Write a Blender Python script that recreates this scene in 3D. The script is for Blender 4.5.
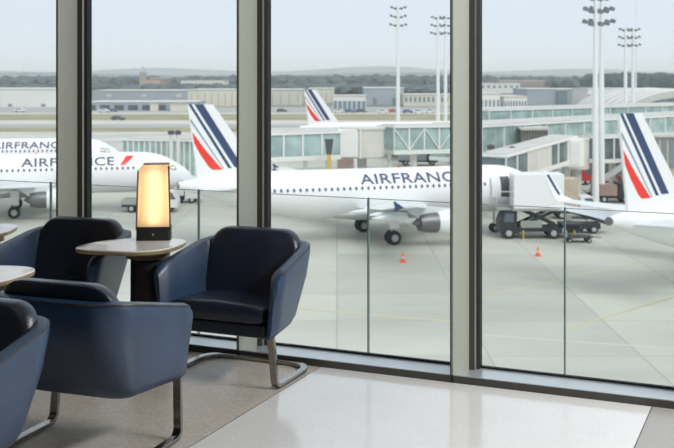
import bpy, bmesh, math, random
from mathutils import Vector, Matrix
random.seed(7)
PI = math.pi
S = bpy.context.scene
COL = S.collection
for o in list(bpy.data.objects): bpy.data.objects.remove(o)

# ------------------------------------------------------------------ camera
YAW = math.radians(23.4)          # the camera looks this far left of the window wall's normal
F = 1060.0; EYE = 1.62
cam = bpy.data.cameras.new('camera'); camo = bpy.data.objects.new('camera', cam); COL.objects.link(camo)
camo.location = (0, 0, EYE); camo.rotation_euler = (PI/2, 0, YAW)
cam.sensor_width = 36; cam.lens = 36*F/674; cam.shift_y = -148/674
cam.clip_end = 20000; cam.clip_start = 0.05
cam.dof.use_dof = True; cam.dof.focus_distance = 5.3; cam.dof.aperture_fstop = 6.3
S.camera = camo

# ------------------------------------------------------------------ world, sun, room and fill lights, exposure
S.view_settings.view_transform = 'Standard'; S.view_settings.look = 'None'
S.view_settings.gamma = 1; S.view_settings.use_curve_mapping = False
S.view_settings.exposure = 0.12
S.cycles.volume_bounces = 2
wd = bpy.data.worlds.new('sky'); S.world = wd; wd.use_nodes = True
nt = wd.node_tree; nt.nodes.clear()
wo = nt.nodes.new('ShaderNodeOutputWorld'); bg = nt.nodes.new('ShaderNodeBackground')
tc = nt.nodes.new('ShaderNodeTexCoord'); sx = nt.nodes.new('ShaderNodeSeparateXYZ'); cr = nt.nodes.new('ShaderNodeValToRGB')
nt.links.new(tc.outputs['Generated'], sx.inputs[0]); nt.links.new(sx.outputs['Z'], cr.inputs[0])
nt.links.new(cr.outputs[0], bg.inputs[0]); nt.links.new(bg.outputs[0], wo.inputs[0])
e = cr.color_ramp.elements
e[0].position = 0.0; e[0].color = (0.74, 0.82, 0.90, 1)
e[1].position = 0.12; e[1].color = (0.675, 0.775, 0.90, 1)
x = e.new(0.5); x.color = (0.74, 0.82, 0.93, 1)
x = e.new(1.0); x.color = (0.9, 0.95, 1.0, 1)
bg.inputs[1].default_value = 1.0

def frame(X, d):                       # camera-aligned ground coordinates -> room coordinates
    c, s = math.cos(YAW), math.sin(YAW)
    return (c*X - s*d, s*X + c*d)
sun = bpy.data.lights.new('sun', 'SUN'); suno = bpy.data.objects.new('sun', sun); COL.objects.link(suno)
sun.energy = 1.5; sun.angle = math.radians(35); sun.color = (1.0, 0.96, 0.9)
suno.rotation_euler = (math.radians(42), 0, math.radians(50)); suno.location = (0, -3, 30)

def area(name, loc, size, energy, color, rot=(0, 0, 0)):
    l = bpy.data.lights.new(name, 'AREA'); o = bpy.data.objects.new(name, l); COL.objects.link(o)
    l.shape = 'RECTANGLE'; l.size, l.size_y = size; l.energy = energy; l.color = color
    o.location = loc; o.rotation_euler = rot
area('ceiling_light', (-3.2, 1.5, 3.95), (0.7, 0.7), 6, (1.0, 0.66, 0.40))
area('ceiling_light', (1.2, 1.5, 3.95), (0.7, 0.7), 6, (1.0, 0.80, 0.60))
area('ceiling_light', (-3.2, -2.5, 3.95), (0.7, 0.7), 6, (1.0, 0.66, 0.40))
area('ceiling_light', (1.2, -2.5, 3.95), (0.7, 0.7), 6, (1.0, 0.80, 0.60))

for ly in (4.9, 4.1):             # added fill lamps by the right-hand glazing, to brighten chair sides and floor
    area('side_fill_light', (2.1, ly, 3.85), (.5, .9), 105, (1.0, .98, .95), (0, math.radians(40), 0))

# ------------------------------------------------------------------ materials
def mat(name, col, rough=0.5, metal=0.0, spec=0.5, noise=None, bump=0.0, bscale=50, coat=0.0, emit=None, estr=0):
    m = bpy.data.materials.new(name); m.use_nodes = True
    n = m.node_tree.nodes; l = m.node_tree.links; b = n['Principled BSDF']
    b.inputs['Base Color'].default_value = (*col, 1); b.inputs['Roughness'].default_value = rough
    b.inputs['Metallic'].default_value = metal; b.inputs['Specular IOR Level'].default_value = spec
    b.inputs['Coat Weight'].default_value = coat; b.inputs['Coat Roughness'].default_value = .38
    t = n.new('ShaderNodeTexCoord')
    if noise:
        sc, amt = noise
        nz = n.new('ShaderNodeTexNoise'); nz.inputs['Scale'].default_value = sc; nz.inputs['Detail'].default_value = 5
        l.new(t.outputs['Object'], nz.inputs['Vector'])
        r = n.new('ShaderNodeValToRGB'); l.new(nz.outputs[0], r.inputs[0])
        r.color_ramp.elements[0].position = .3; r.color_ramp.elements[1].position = .7
        r.color_ramp.elements[0].color = (*[c*(1-amt) for c in col], 1)
        r.color_ramp.elements[1].color = (*[min(1, c*(1+amt)) for c in col], 1)
        l.new(r.outputs[0], b.inputs['Base Color'])
    if bump:
        nb = n.new('ShaderNodeTexNoise'); nb.inputs['Scale'].default_value = bscale; nb.inputs['Detail'].default_value = 3
        l.new(t.outputs['Object'], nb.inputs['Vector'])
        bp = n.new('ShaderNodeBump'); bp.inputs['Strength'].default_value = bump; bp.inputs['Distance'].default_value = .01
        l.new(nb.outputs[0], bp.inputs['Height']); l.new(bp.outputs[0], b.inputs['Normal'])
    if emit:
        b.inputs['Emission Color'].default_value = (*emit, 1); b.inputs['Emission Strength'].default_value = estr
    return m

def glassmat(name, tint, refl=1.0):
    m = bpy.data.materials.new(name); m.use_nodes = True
    n = m.node_tree.nodes; l = m.node_tree.links; n.clear()
    o = n.new('ShaderNodeOutputMaterial'); mx = n.new('ShaderNodeMixShader'); tr = n.new('ShaderNodeBsdfTransparent')
    g = n.new('ShaderNodeBsdfGlossy'); fr = n.new('ShaderNodeFresnel'); mu = n.new('ShaderNodeMath'); mu.operation = 'MULTIPLY'
    fr.inputs[0].default_value = 1.3; mu.inputs[1].default_value = refl; g.inputs['Roughness'].default_value = 0.02
    tr.inputs[0].default_value = (*tint, 1)
    l.new(fr.outputs[0], mu.inputs[0]); l.new(mu.outputs[0], mx.inputs[0]); l.new(tr.outputs[0], mx.inputs[1])
    l.new(g.outputs[0], mx.inputs[2]); l.new(mx.outputs[0], o.inputs[0])
    return m

M = {}
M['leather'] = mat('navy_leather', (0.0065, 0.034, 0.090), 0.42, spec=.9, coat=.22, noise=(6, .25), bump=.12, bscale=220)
M['leather_shaded'] = mat('navy_leather_shaded', (0.009, 0.017, 0.040), 0.33, coat=.2, spec=0.6, noise=(5, .3), bump=.15, bscale=160)  # same navy leather, colour darkened to paint in shade on seat and back
M['piping'] = mat('brown_piping', (0.03, 0.022, 0.022), 0.35)
M['chrome'] = mat('polished_steel', (0.33, 0.32, 0.30), 0.12, 1.0)
M['marble'] = mat('white_marble', (0.82, 0.82, 0.81), 0.07, noise=(3, .05))
M['oak'] = mat('oak_edge', (0.33, 0.24, 0.14), 0.4, noise=(20, .2))
M['black'] = mat('black_satin', (0.012, 0.012, 0.013), 0.4)
M['bronze'] = mat('bronze_disc', (0.20, 0.15, 0.10), 0.35, .6)
def opal():
    m = bpy.data.materials.new('lamp_opal'); m.use_nodes = True; n = m.node_tree.nodes; l = m.node_tree.links; n.clear()
    o = n.new('ShaderNodeOutputMaterial'); a = n.new('ShaderNodeBsdfTranslucent'); d = n.new('ShaderNodeBsdfDiffuse'); x = n.new('ShaderNodeMixShader')
    a.inputs[0].default_value = (.96, .82, .60, 1); d.inputs[0].default_value = (.9, .78, .6, 1); x.inputs[0].default_value = .3
    l.new(a.outputs[0], x.inputs[1]); l.new(d.outputs[0], x.inputs[2]); l.new(x.outputs[0], o.inputs[0]); return m
M['shade'] = opal()
M['tube'] = mat('lamp_tube', (1, .8, .6), .5, emit=(1, .77, .50), estr=2.35)
M['mull'] = mat('mullion_paint', (0.36, 0.38, 0.33), 0.42)
M['mulldark'] = mat('mullion_recess', (0.05, 0.048, 0.04), 0.5)
M['gasket'] = mat('rubber_gasket', (0.008, 0.008, 0.008), 0.6)
M['alu'] = mat('brushed_aluminium', (0.72, 0.73, 0.70), 0.3, .8)
M['sill'] = mat('sill_metal', (0.62, 0.66, 0.68), 0.28, .55)
M['kick'] = mat('kick_plate', (0.085, 0.082, 0.075), 0.4, .3)
M['glass'] = glassmat('window_glass', (0.985, 0.99, 0.98), .45)
M['guard'] = glassmat('guard_glass', (0.975, 0.985, 0.98), .35)
M['edgeglass'] = mat('glass_edge', (0.22, 0.31, 0.29), 0.3)
M['edgetop'] = mat('glass_top_edge', (0.55, 0.60, 0.58), 0.3)
M['plaster'] = mat('wall_paint', (0.16, 0.15, 0.14), 0.7, noise=(2, .05))
M['ceil'] = mat('ceiling_paint', (0.45, 0.44, 0.42), 0.8)

def terrazzo(name, col, rough, spec, scale=260, amt=.12, joint=None):
    m = mat(name, col, rough, spec=spec); n = m.node_tree.nodes; l = m.node_tree.links; b = n['Principled BSDF']
    t = n.new('ShaderNodeTexCoord')
    v = n.new('ShaderNodeTexVoronoi'); v.inputs['Scale'].default_value = scale; l.new(t.outputs['Object'], v.inputs['Vector'])
    big = n.new('ShaderNodeTexNoise'); big.inputs['Scale'].default_value = 2.2; big.inputs['Detail'].default_value = 8; l.new(t.outputs['Object'], big.inputs['Vector'])
    hs = n.new('ShaderNodeSeparateColor'); l.new(v.outputs['Color'], hs.inputs[0])
    ad = n.new('ShaderNodeMath'); ad.operation = 'ADD'; l.new(hs.outputs[0], ad.inputs[0]); l.new(big.outputs[0], ad.inputs[1])
    r = n.new('ShaderNodeMapRange'); l.new(ad.outputs[0], r.inputs[0]); r.inputs[1].default_value = .2; r.inputs[2].default_value = 1.6
    r.inputs[3].default_value = 1-amt; r.inputs[4].default_value = 1+amt
    mx = n.new('ShaderNodeVectorMath'); mx.operation = 'SCALE'; mx.inputs[0].default_value = col
    l.new(r.outputs[0], mx.inputs['Scale']); l.new(mx.outputs[0], b.inputs['Base Color'])
    mr = n.new('ShaderNodeMapRange'); l.new(big.outputs[0], mr.inputs[0]); mr.inputs[3].default_value = rough*.7; mr.inputs[4].default_value = rough*1.3
    l.new(mr.outputs[0], b.inputs['Roughness'])
    return m
M['terrazzo'] = terrazzo('white_terrazzo', (0.74, 0.74, 0.735), .13, .9)
M['stone'] = terrazzo('grey_stone', (0.36, 0.35, 0.33), .32, .5, 180, .10)
M['stonel'] = terrazzo('taupe_stone', (0.46, 0.42, 0.37), .38, .45, 60, .16)
M['joint'] = mat('floor_joint', (0.10, 0.09, 0.08), .5)

# outside
M['white'] = mat('aircraft_white', (0.84, 0.85, 0.855), 0.3)
M['belly'] = mat('aircraft_grey', (0.52, 0.54, 0.55), 0.35)
M['wingm'] = mat('wing_paint', (0.72, 0.75, 0.77), 0.35)
M['navy'] = mat('stripe_navy', (0.035, 0.065, 0.15), 0.4)
M['red'] = mat('stripe_red', (0.80, 0.045, 0.03), 0.4)
M['slate'] = mat('stripe_slate', (0.28, 0.33, 0.42), 0.4)
M['letter'] = mat('lettering_navy', (0.06, 0.085, 0.17), 0.5)
M['wdark'] = mat('cabin_window', (0.12, 0.14, 0.17), 0.3)
M['tyre'] = mat('tyre', (0.035, 0.037, 0.04), 0.8)
M['hub'] = mat('wheel_hub', (0.45, 0.46, 0.47), 0.4)
M['exh'] = mat('exhaust_metal', (0.20, 0.20, 0.21), 0.4, .7)
M['fr_white'] = mat('bridge_frame', (0.80, 0.80, 0.76), 0.5)
M['bglass'] = mat('bridge_glass', (0.36, 0.49, 0.47), 0.15, spec=.8, noise=(.5, .35))
M['bglassd'] = mat('bridge_glass_dark', (0.14, 0.19, 0.20), 0.15, spec=.8, noise=(.6, .4))
M['roofgrey'] = mat('roof_grey', (0.55, 0.55, 0.53), 0.7, noise=(.3, .1))
M['panel'] = mat('bridge_panel', (0.66, 0.64, 0.58), 0.6, noise=(1, .06))
M['beige'] = mat('beige_panel', (0.52, 0.44, 0.34), 0.7, noise=(1, .1))
M['louvre'] = mat('louvre_panel', (0.36, 0.34, 0.29), 0.7)
M['conc'] = mat('pale_concrete', (0.58, 0.56, 0.50), 0.8, noise=(.1, .06))
M['bluegrey'] = mat('blue_grey_cladding', (0.36, 0.41, 0.46), 0.6, noise=(.05, .08))
M['cream'] = mat('cream_wall', (0.68, 0.64, 0.55), 0.8, noise=(.08, .05))
M['offwhite'] = mat('off_white_wall', (0.72, 0.72, 0.68), 0.8, noise=(.08, .05))
M['brick'] = mat('red_brown_wall', (0.33, 0.24, 0.21), 0.8, noise=(.3, .2))
M['darkb'] = mat('dark_opening', (0.09, 0.10, 0.11), 0.6)
M['wband'] = mat('building_window', (0.20, 0.26, 0.30), 0.25)
M['steel'] = mat('galvanised_mast', (0.78, 0.80, 0.80), 0.5)
M['lampd'] = mat('floodlight_housing', (0.16, 0.19, 0.20), 0.5)
M['orange'] = mat('cone_orange', (0.85, 0.12, 0.04), 0.5)
M['yellow'] = mat('safety_yellow', (0.62, 0.45, 0.10), 0.5)
M['truckblack'] = mat('loader_dark', (0.028, 0.035, 0.045), 0.5)
M['truckgrey'] = mat('loader_grey', (0.35, 0.35, 0.33), 0.5)
M['carw'] = mat('car_white', (0.75, 0.75, 0.75), 0.3)
M['carb'] = mat('car_blue', (0.10, 0.16, 0.28), 0.3)
M['card'] = mat('car_dark', (0.08, 0.08, 0.09), 0.3)
M['carr'] = mat('car_red', (0.5, 0.06, 0.05), 0.3)
M['tree'] = mat('woodland_green', (0.085, 0.11, 0.115), 0.9, noise=(.15, .4))
M['treed'] = mat('dark_conifer', (0.045, 0.075, 0.08), 0.9, noise=(.15, .3))
M['hill'] = mat('far_hill', (0.07, 0.10, 0.12), 0.95, noise=(.004, .4))
M['grass'] = mat('dry_grass', (0.30, 0.28, 0.17), 0.95, noise=(.06, .25))
M['fields'] = mat('far_fields', (0.22, 0.23, 0.18), 0.95, noise=(.01, .35))
M['taxi'] = mat('taxiway_concrete', (0.55, 0.54, 0.48), 0.85, noise=(.05, .08))
M['asph'] = mat('taxiway_asphalt', (0.36, 0.37, 0.37), 0.85, noise=(.05, .1))
M['yline'] = mat('apron_yellow_line', (0.56, 0.52, 0.34), 0.7)
M['wline'] = mat('apron_white_line', (0.58, 0.58, 0.54), 0.7)

def apronmat():
    m = mat('apron_concrete', (0.5, 0.5, 0.45), .62, spec=.4); n = m.node_tree.nodes; l = m.node_tree.links; b = n['Principled BSDF']
    t = n.new('ShaderNodeTexCoord')
    br = n.new('ShaderNodeTexBrick'); br.offset = 0; br.inputs['Scale'].default_value = 1
    br.inputs['Brick Width'].default_value = 7.5; br.inputs['Row Height'].default_value = 7.5; br.inputs['Mortar Size'].default_value = .05
    br.inputs['Color1'].default_value = (.60, .60, .53, 1); br.inputs['Color2'].default_value = (.50, .50, .45, 1); br.inputs['Mortar'].default_value = (.42, .42, .38, 1)
    l.new(t.outputs['Object'], br.inputs['Vector'])
    nz = n.new('ShaderNodeTexNoise'); nz.inputs['Scale'].default_value = .055; nz.inputs['Detail'].default_value = 7; nz.inputs['Roughness'].default_value = .6
    mp = n.new('ShaderNodeMapping'); mp.inputs['Scale'].default_value = (.6, 1.5, 1); l.new(t.outputs['Object'], mp.inputs[0]); l.new(mp.outputs[0], nz.inputs['Vector'])
    r = n.new('ShaderNodeMapRange'); l.new(nz.outputs[0], r.inputs[0]); r.inputs[1].default_value = .3; r.inputs[2].default_value = .7; r.inputs[3].default_value = .74; r.inputs[4].default_value = 1.08
    v = n.new('ShaderNodeVectorMath'); v.operation = 'SCALE'; l.new(br.outputs[0], v.inputs[0]); l.new(r.outputs[0], v.inputs['Scale'])
    l.new(v.outputs[0], b.inputs['Base Color'])
    return m
M['apron'] = apronmat()

# ------------------------------------------------------------------ mesh helpers
class MB:
    def __init__(s): s.v = []; s.f = []
    def add(s, vs, fs):
        b = len(s.v); s.v += [tuple(v) for v in vs]; s.f += [tuple(b+i for i in f) for f in fs]; return s
    def box(s, x0, x1, y0, y1, z0, z1, rz=0):
        vs = [(x, y, z) for z in (z0, z1) for y in (y0, y1) for x in (x0, x1)]
        if rz:
            cx, cy = (x0+x1)/2, (y0+y1)/2; c, k = math.cos(rz), math.sin(rz)
            vs = [(cx+(x-cx)*c-(y-cy)*k, cy+(x-cx)*k+(y-cy)*c, z) for x, y, z in vs]
        return s.add(vs, [(0, 2, 3, 1), (4, 5, 7, 6), (0, 1, 5, 4), (2, 6, 7, 3), (0, 4, 6, 2), (1, 3, 7, 5)])
    def loft(s, rings, cap=True, closed=False):
        n = len(rings[0]); vs = [p for r in rings for p in r]; fs = []
        R = len(rings)
        for i in range(R if closed else R-1):
            j = (i+1) % R
            for k in range(n):
                q = (k+1) % n; fs.append((i*n+k, i*n+q, j*n+q, j*n+k))
        if cap and not closed:
            fs.append(tuple(range(n))[::-1]); fs.append(tuple((R-1)*n+k for k in range(n)))
        return s.add(vs, fs)
    def prism(s, poly, a, b, axis='y'):
        def p(u, v, w): return {'y': (u, w, v), 'z': (u, v, w), 'x': (w, u, v)}[axis]
        return s.loft([[p(u, v, a) for u, v in poly], [p(u, v, b) for u, v in poly]])
    def lathe(s, prof, seg=32, axis='z', c=(0, 0, 0)):
        rings = []
        for r, h in prof:
            ring = []
            for k in range(seg):
                t = 2*PI*k/seg; u, v = r*math.cos(t), r*math.sin(t)
                ring.append({'z': (c[0]+u, c[1]+v, c[2]+h), 'x': (c[0]+h, c[1]+u, c[2]+v), 'y': (c[0]+u, c[1]+h, c[2]+v)}[axis])
            rings.append(ring)
        return s.loft(rings)
    def sweep(s, pts, sec, up=Vector((0, 0, 1)), closed=False):
        P = [Vector(p) for p in pts]; rings = []; n = len(P); prev = None
        for i, p in enumerate(P):
            if closed: t = P[(i+1) % n]-P[i-1]
            else: t = P[min(i+1, n-1)]-P[max(i-1, 0)]
            t.normalize()
            if prev is None:
                a = up.cross(t)
                if a.length < 1e-3: a = Vector((1, 0, 0)).cross(t)
            else:
                a = prev-t*prev.dot(t)
            a.normalize(); prev = a; b = t.cross(a)
            rings.append([p+a*u+b*v for u, v in sec])
        return s.loft(rings, closed=closed)
    def tube(s, pts, r, seg=10, closed=False):
        return s.sweep(pts, [(r*math.cos(2*PI*k/seg), r*math.sin(2*PI*k/seg)) for k in range(seg)], closed=closed)
    def build(s, name, m, parent=None, smooth=False, bevel=0, subsurf=0, loc=None):
        me = bpy.data.meshes.new(name); me.from_pydata(s.v, [], s.f); me.materials.append(m)
        bm = bmesh.new(); bm.from_mesh(me); bmesh.ops.recalc_face_normals(bm, faces=bm.faces); bm.to_mesh(me); bm.free()
        o = bpy.data.objects.new(name, me); COL.objects.link(o)
        if parent: o.parent = parent
        if loc: o.location = loc
        if smooth:
            me.polygons.foreach_set('use_smooth', [True]*len(me.polygons))
            try: me.set_sharp_from_angle(angle=math.radians(40))
            except Exception: pass
        if bevel:
            md = o.modifiers.new('bevel', 'BEVEL'); md.width = bevel; md.segments = 3; md.limit_method = 'ANGLE'
            me.polygons.foreach_set('use_smooth', [True]*len(me.polygons))
            md.harden_normals = True
        if subsurf:
            md = o.modifiers.new('sub', 'SUBSURF'); md.levels = subsurf; md.render_levels = subsurf
        return o

def tag(o, label=None, cat=None, group=None, kind=None):
    if label: o['label'] = label
    if cat: o['category'] = cat
    if group: o['group'] = group
    if kind: o['kind'] = kind
    return o
def empty(name, loc, rz=0, label=None, cat=None, group=None):
    o = bpy.data.objects.new(name, None); COL.objects.link(o); o.location = loc; o.rotation_euler = (0, 0, rz)
    o.empty_display_size = .1
    return tag(o, label, cat, group)
def copy_tree(o, parent=None):
    c = o.copy(); COL.objects.link(c)
    if parent: c.parent = parent
    for ch in list(o.children): copy_tree(ch, c)
    return c
def struct(mb, name, m, **k):
    return tag(mb.build(name, m, **k), kind='structure')
def rsec(w, h): return [(-w/2, -h/2), (w/2, -h/2), (w/2, h/2), (-w/2, h/2)]
def smooth_closed(pts, n=8):
    out = []; N = len(pts)
    for i in range(N):
        p0, p1, p2, p3 = [Vector(pts[(i+k-1) % N]) for k in range(4)]
        for k in range(n):
            t = k/n
            out.append(0.5*((2*p1)+(-p0+p2)*t+(2*p0-5*p1+4*p2-p3)*t*t+(-p0+3*p1-3*p2+p3)*t**3))
    return out
def catmull(rows, per):
    out = []; n = len(rows)
    for i in range(n-1):
        p0 = rows[max(i-1, 0)]; p1 = rows[i]; p2 = rows[i+1]; p3 = rows[min(i+2, n-1)]
        for k in range(per):
            t = k/per
            out.append([p1[j]+(p2[j]-p1[j])*(3*t*t-2*t**3) if False else
                        0.5*((2*p1[j])+(-p0[j]+p2[j])*t+(2*p0[j]-5*p1[j]+4*p2[j]-p3[j])*t*t+(-p0[j]+3*p1[j]-3*p2[j]+p3[j])*t**3) for j in range(len(p1))])
    out.append(list(rows[-1])); return out

GZ = EYE-13.8
def W(X, d, z=0.0):
    a, b = frame(X, d); return Vector((a, b, z))
def at(px, d, h=0.0):                 # a spot d metres out in the direction of px, h above the apron
    return W((px-337)*d/F, d, GZ+h)
def hgt(py, d): return 13.8-(py-76)*d/F     # height above the apron

# ================================================================== STRUCTURE: the lounge
NP = 5.38      # inner face of window wall
H = 4.1
xl, xr, yb = -9.5, 2.4, -6.5
LX, RX = -2.431, -0.646
struct(MB().box(xl, LX-.004, yb, 5.56, -.3, 0), 'floor', M['stonel'])
struct(MB().box(LX+.004, RX-.003, yb, 5.56, -.3, 0.0), 'floor.001', M['terrazzo'])
struct(MB().box(RX+.003, xr, yb, 5.56, -.3, 0), 'floor.002', M['stone'])
j = MB(); j.box(LX-.004, LX+.004, yb, 5.5, -.3, -.002); j.box(RX-.003, RX+.003, yb, 5.5, -.3, -.002)
struct(j, 'floor.003', M['joint'])
struct(MB().box(xl-.2, xr+.3, yb-.2, 5.9, H, H+.3), 'ceiling', M['ceil'])
struct(MB().box(xl-.2, xr+.3, yb-.2, yb, -.3, H), 'wall_back', M['plaster'])
struct(MB().box(xl-.2, xl, yb, 5.9, -.3, H), 'wall_left', M['plaster'])

# sill and kick plate, jointed at every mullion
mull_x = [-1.665-1.282*k for k in range(-5, 7)]
mull_x = sorted(m for m in mull_x if xl < m < xr)
edges = [xl]+mull_x+[xr]
for a, b in zip(edges[:-1], edges[1:]):
    struct(MB().box(a+.0035, b-.0035, NP, NP+.19, .0, .037), 'baseboard_window', M['kick'])
    struct(MB().box(a+.0035, b-.0035, NP+.003, NP+.19, .037, .042), 'trim_sill', M['sill'])
struct(MB().box(xl, xr, NP+.012, 5.56, .0, .033), 'trim_sill_core', M['gasket'])
# mullions: a tapering fin, a dark recess, a bright bead and a black gasket
GP = NP+.185
n = 1
for mx in mull_x:
    def pr(poly, nm, m, dn=n):
        return struct(MB().prism([(mx+u, NP+v) for u, v in poly], .042, H, 'z'), nm, m)
    e0 = pr([(-.004, -.002), (.006, -.002), (.055, .120), (.055, .16), (.0, .16), (-.004, .12)], 'trim_%d' % n, M['mull'])
    def sub(poly, nm, m, z0=.042):
        return MB().prism([(mx+u, NP+v) for u, v in poly], z0, H, 'z').build(nm, m, e0)
    sub([(-.012, .0), (-.004, -.004), (-.004, .16), (-.012, .16)], 'edge_joint', M['mulldark'], 0.0)
    sub([(.055, .125), (.083, .135), (.083, .2), (.055, .2)], 'recess', M['mulldark'])
    sub([(.083, .137), (.088, .137), (.088, .2), (.083, .2)], 'bead', M['alu'])
    sub([(.088, .150), (.104, .162), (.104, .21), (.088, .21)], 'gasket', M['gasket'])
    n += 1
w = 1
for a, b in zip(edges[:-1], edges[1:]):
    p = MB().box(a+.1, b-.008, GP+.006, GP+.018, .04, H).build('window_%d' % w, M['glass']); tag(p, kind='structure')
    g = MB(); g.box(a+.1, b-.01, GP, GP+.024, .040, .052)
    g.box(b-.022, b-.006, GP, GP+.024, .05, H)
    g.build('gasket_frame', M['gasket'], p)
    w += 1
# the right-hand side of the lounge is glazed as well
k = w
YS = 2.96
struct(MB().box(xr, xr+.2, yb, YS, -.3, H), 'wall_right', M['plaster'])
for i in range(2):
    y0 = YS+i*1.32; y1 = y0+1.32
    p = struct(MB().box(xr+.05, xr+.062, y0+.05, y1-.03, .04, H), 'window_%d' % k, M['glass']); k += 1
    struct(MB().box(xr, xr+.18, y0-.03, y0+.05, 0, H), 'trim_%d' % n, M['mull']); n += 1
struct(MB().box(xr, xr+.2, YS, 5.6, 0, .04), 'baseboard_right', M['kick'])
struct(MB().box(xl, xr+.3, 5.6, 6.7, -1.0, -.66), 'trim_ledge', M['conc'])

# ceiling light boxes of the lounge
for lx, ly in ((-3.2, 1.5), (1.8, 1.5), (-3.2, -2.5), (1.8, -2.5)):
    pass

# glass guard outside
gx0 = -2.552
first = None
for i in range(-5, 5):
    a = gx0+i*1.272; b = a+1.272
    t = empty('glass_guard_panel', (a, 6.4, -.66), label='clear glass guard panel outside the windows between two thin dark joints', cat='guard panel', group='glass guard panels outside the windows')
    MB().box(.009, 1.263, -.006, .006, 0, 1.482).build('pane', M['guard'], t)
    MB().box(0.0, .0095, -.010, .010, 0, 1.49).build('joint_post', M['edgeglass'], t)
    MB().box(.010, 1.262, -.006, .006, 1.482, 1.4865).build('top_edge', M['edgetop'], t)

# ================================================================== STRUCTURE: outside ground
def gbox(X0, X1, d0, d1, h0, h1, name, m):
    c = W((X0+X1)/2, (d0+d1)/2, GZ); o = MB().box(-(X1-X0)/2, (X1-X0)/2, -(d1-d0)/2, (d1-d0)/2, h0, h1).build(name, m)
    o.location = c; o.rotation_euler = (0, 0, YAW); return tag(o, kind='structure')
gbox(-9000, 9000, 2, 12000, -1, -.10, 'ground_fields', M['fields'])
gbox(-260, 260, 7.5, 262, -.5, 0, 'ground_apron', M['apron'])
gbox(-400, 400, 262, 283, -.5, .0, 'ground_grass', M['grass'])
gbox(-400, 400, 283, 303, -.5, .01, 'ground_taxiway_asphalt', M['asph'])
gbox(-400, 400, 303, 330, -.5, .01, 'ground_taxiway_concrete', M['taxi'])
gbox(-500, 500, 330, 384, -.5, .0, 'ground_grass.001', M['grass'])
gbox(-500, 500, 384, 398, -.5, .01, 'ground_taxiway_concrete.001', M['taxi'])
gbox(-500, 500, 398, 470, -.5, .0, 'ground_service_road', M['asph'])
def stripe(pa, pb, w_, m, name='ground_marking'):
    a, b = at(*pa), at(*pb); v = (b-a); L = v.length; mid = (a+b)/2
    o = MB().box(-L/2, L/2, -w_/2, w_/2, .0, .012).build(name, m); o.location = mid; o.rotation_euler = (0, 0, math.atan2(v.y, v.x)); tag(o, kind='structure')
def gd(py): return 13.8*F/(py-76)
stripe((200, gd(300)), (455, gd(322)), .3, M['yline'])
stripe((560, gd(330)), (700, gd(290)), .25, M['yline'])
stripe((480, gd(335)), (720, gd(352)), .2, M['wline'])
stripe((470, gd(300)), (640, gd(262)), .2, M['yline'])
stripe((90, gd(212)), (240, gd(222)), .3, M['wline'])

# hills, woodland
def ridge(name, d, y_of_px, m, px0=-300, px1=1000, thick=600, step=6, jag=1.5, seed=1):
    rnd = random.Random(seed); tops = []
    for px in range(px0, px1+1, step):
        tops.append(((px-337)*d/F, max(2, hgt(y_of_px(px)+rnd.uniform(-jag, jag), d))))
    rings = []
    for fr, hh in ((-.5, 0), (-.2, .55), (0, 1), (.25, .8), (.5, 0)):
        rings.append([(X, d+fr*thick, h*hh) for X, h in tops])
    mb = MB(); nn = len(tops); vs = [frame(p[0], p[1])+(GZ+p[2],) for r in rings for p in r]
    fs = [(i*nn+q, i*nn+q+1, (i+1)*nn+q+1, (i+1)*nn+q) for i in range(4) for q in range(nn-1)]
    mb.add(vs, fs); o = mb.build(name, m, smooth=True); return tag(o, kind='structure')
ridge('hills_far', 6500, lambda p: 70.5-3.0*math.exp(-((p-390)/60)**2)+1.5*math.sin(p*.03)-1.0*math.exp(-((p-160)/90)**2), M['hill'], seed=2, jag=.25, thick=1500)
ridge('hills_near', 3800, lambda p: 74.0-1.6*math.sin(p*.017+1), M['hill'], seed=3, jag=.4, thick=900)

def woodland(label, px0, px1, d, ytop, m, n_, r, seed):
    rnd = random.Random(seed); mb = MB()
    ico = bmesh.new(); bmesh.ops.create_icosphere(ico, subdivisions=2, radius=1)
    vs = [v.co.copy() for v in ico.verts]; fs = [tuple(v.index for v in f.verts) for f in ico.faces]; ico.free()
    for i in range(n_):
        px = rnd.uniform(px0, px1); dd = d*rnd.uniform(.93, 1.07); top = max(4, hgt(ytop+rnd.gauss(0, 1.1), dd)); R = r*rnd.uniform(.6, 1.2)
        X = (px-337)*dd/F; cx, cy = frame(X, dd); hz = top*rnd.uniform(.45, .6)
        mb.add([(cx+v.x*R*rnd.uniform(.75, 1.2), cy+v.y*R*rnd.uniform(.75, 1.2), GZ+top-hz+v.z*hz*rnd.uniform(.85, 1.05)) for v in vs], fs)
    o = mb.build('woodland', m); tag(o, label, 'trees', kind='stuff')
woodland('grey green belt of trees on the horizon behind the left windows', -40, 245, 1050, 76.8, M['tree'], 300, 9, 11)
woodland('grey green belt of trees on the horizon behind the distant tail fin', 262, 460, 1000, 76.3, M['tree'], 280, 9, 12)
woodland('hazy trees on the horizon left of the twin floodlight masts', 480, 585, 1000, 77.5, M['tree'], 160, 9, 13)
woodland('dark blue green wood on the horizon behind the twin floodlight masts', 592, 760, 900, 74, M['treed'], 200, 10, 14)
woodland('low grey scrub along the airfield behind the left windows', -40, 240, 760, 84.5, M['tree'], 150, 8, 15)
woodland('low grey scrub behind the pale sheds in the third window', 264, 460, 760, 84.5, M['tree'], 130, 8, 16)

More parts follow.
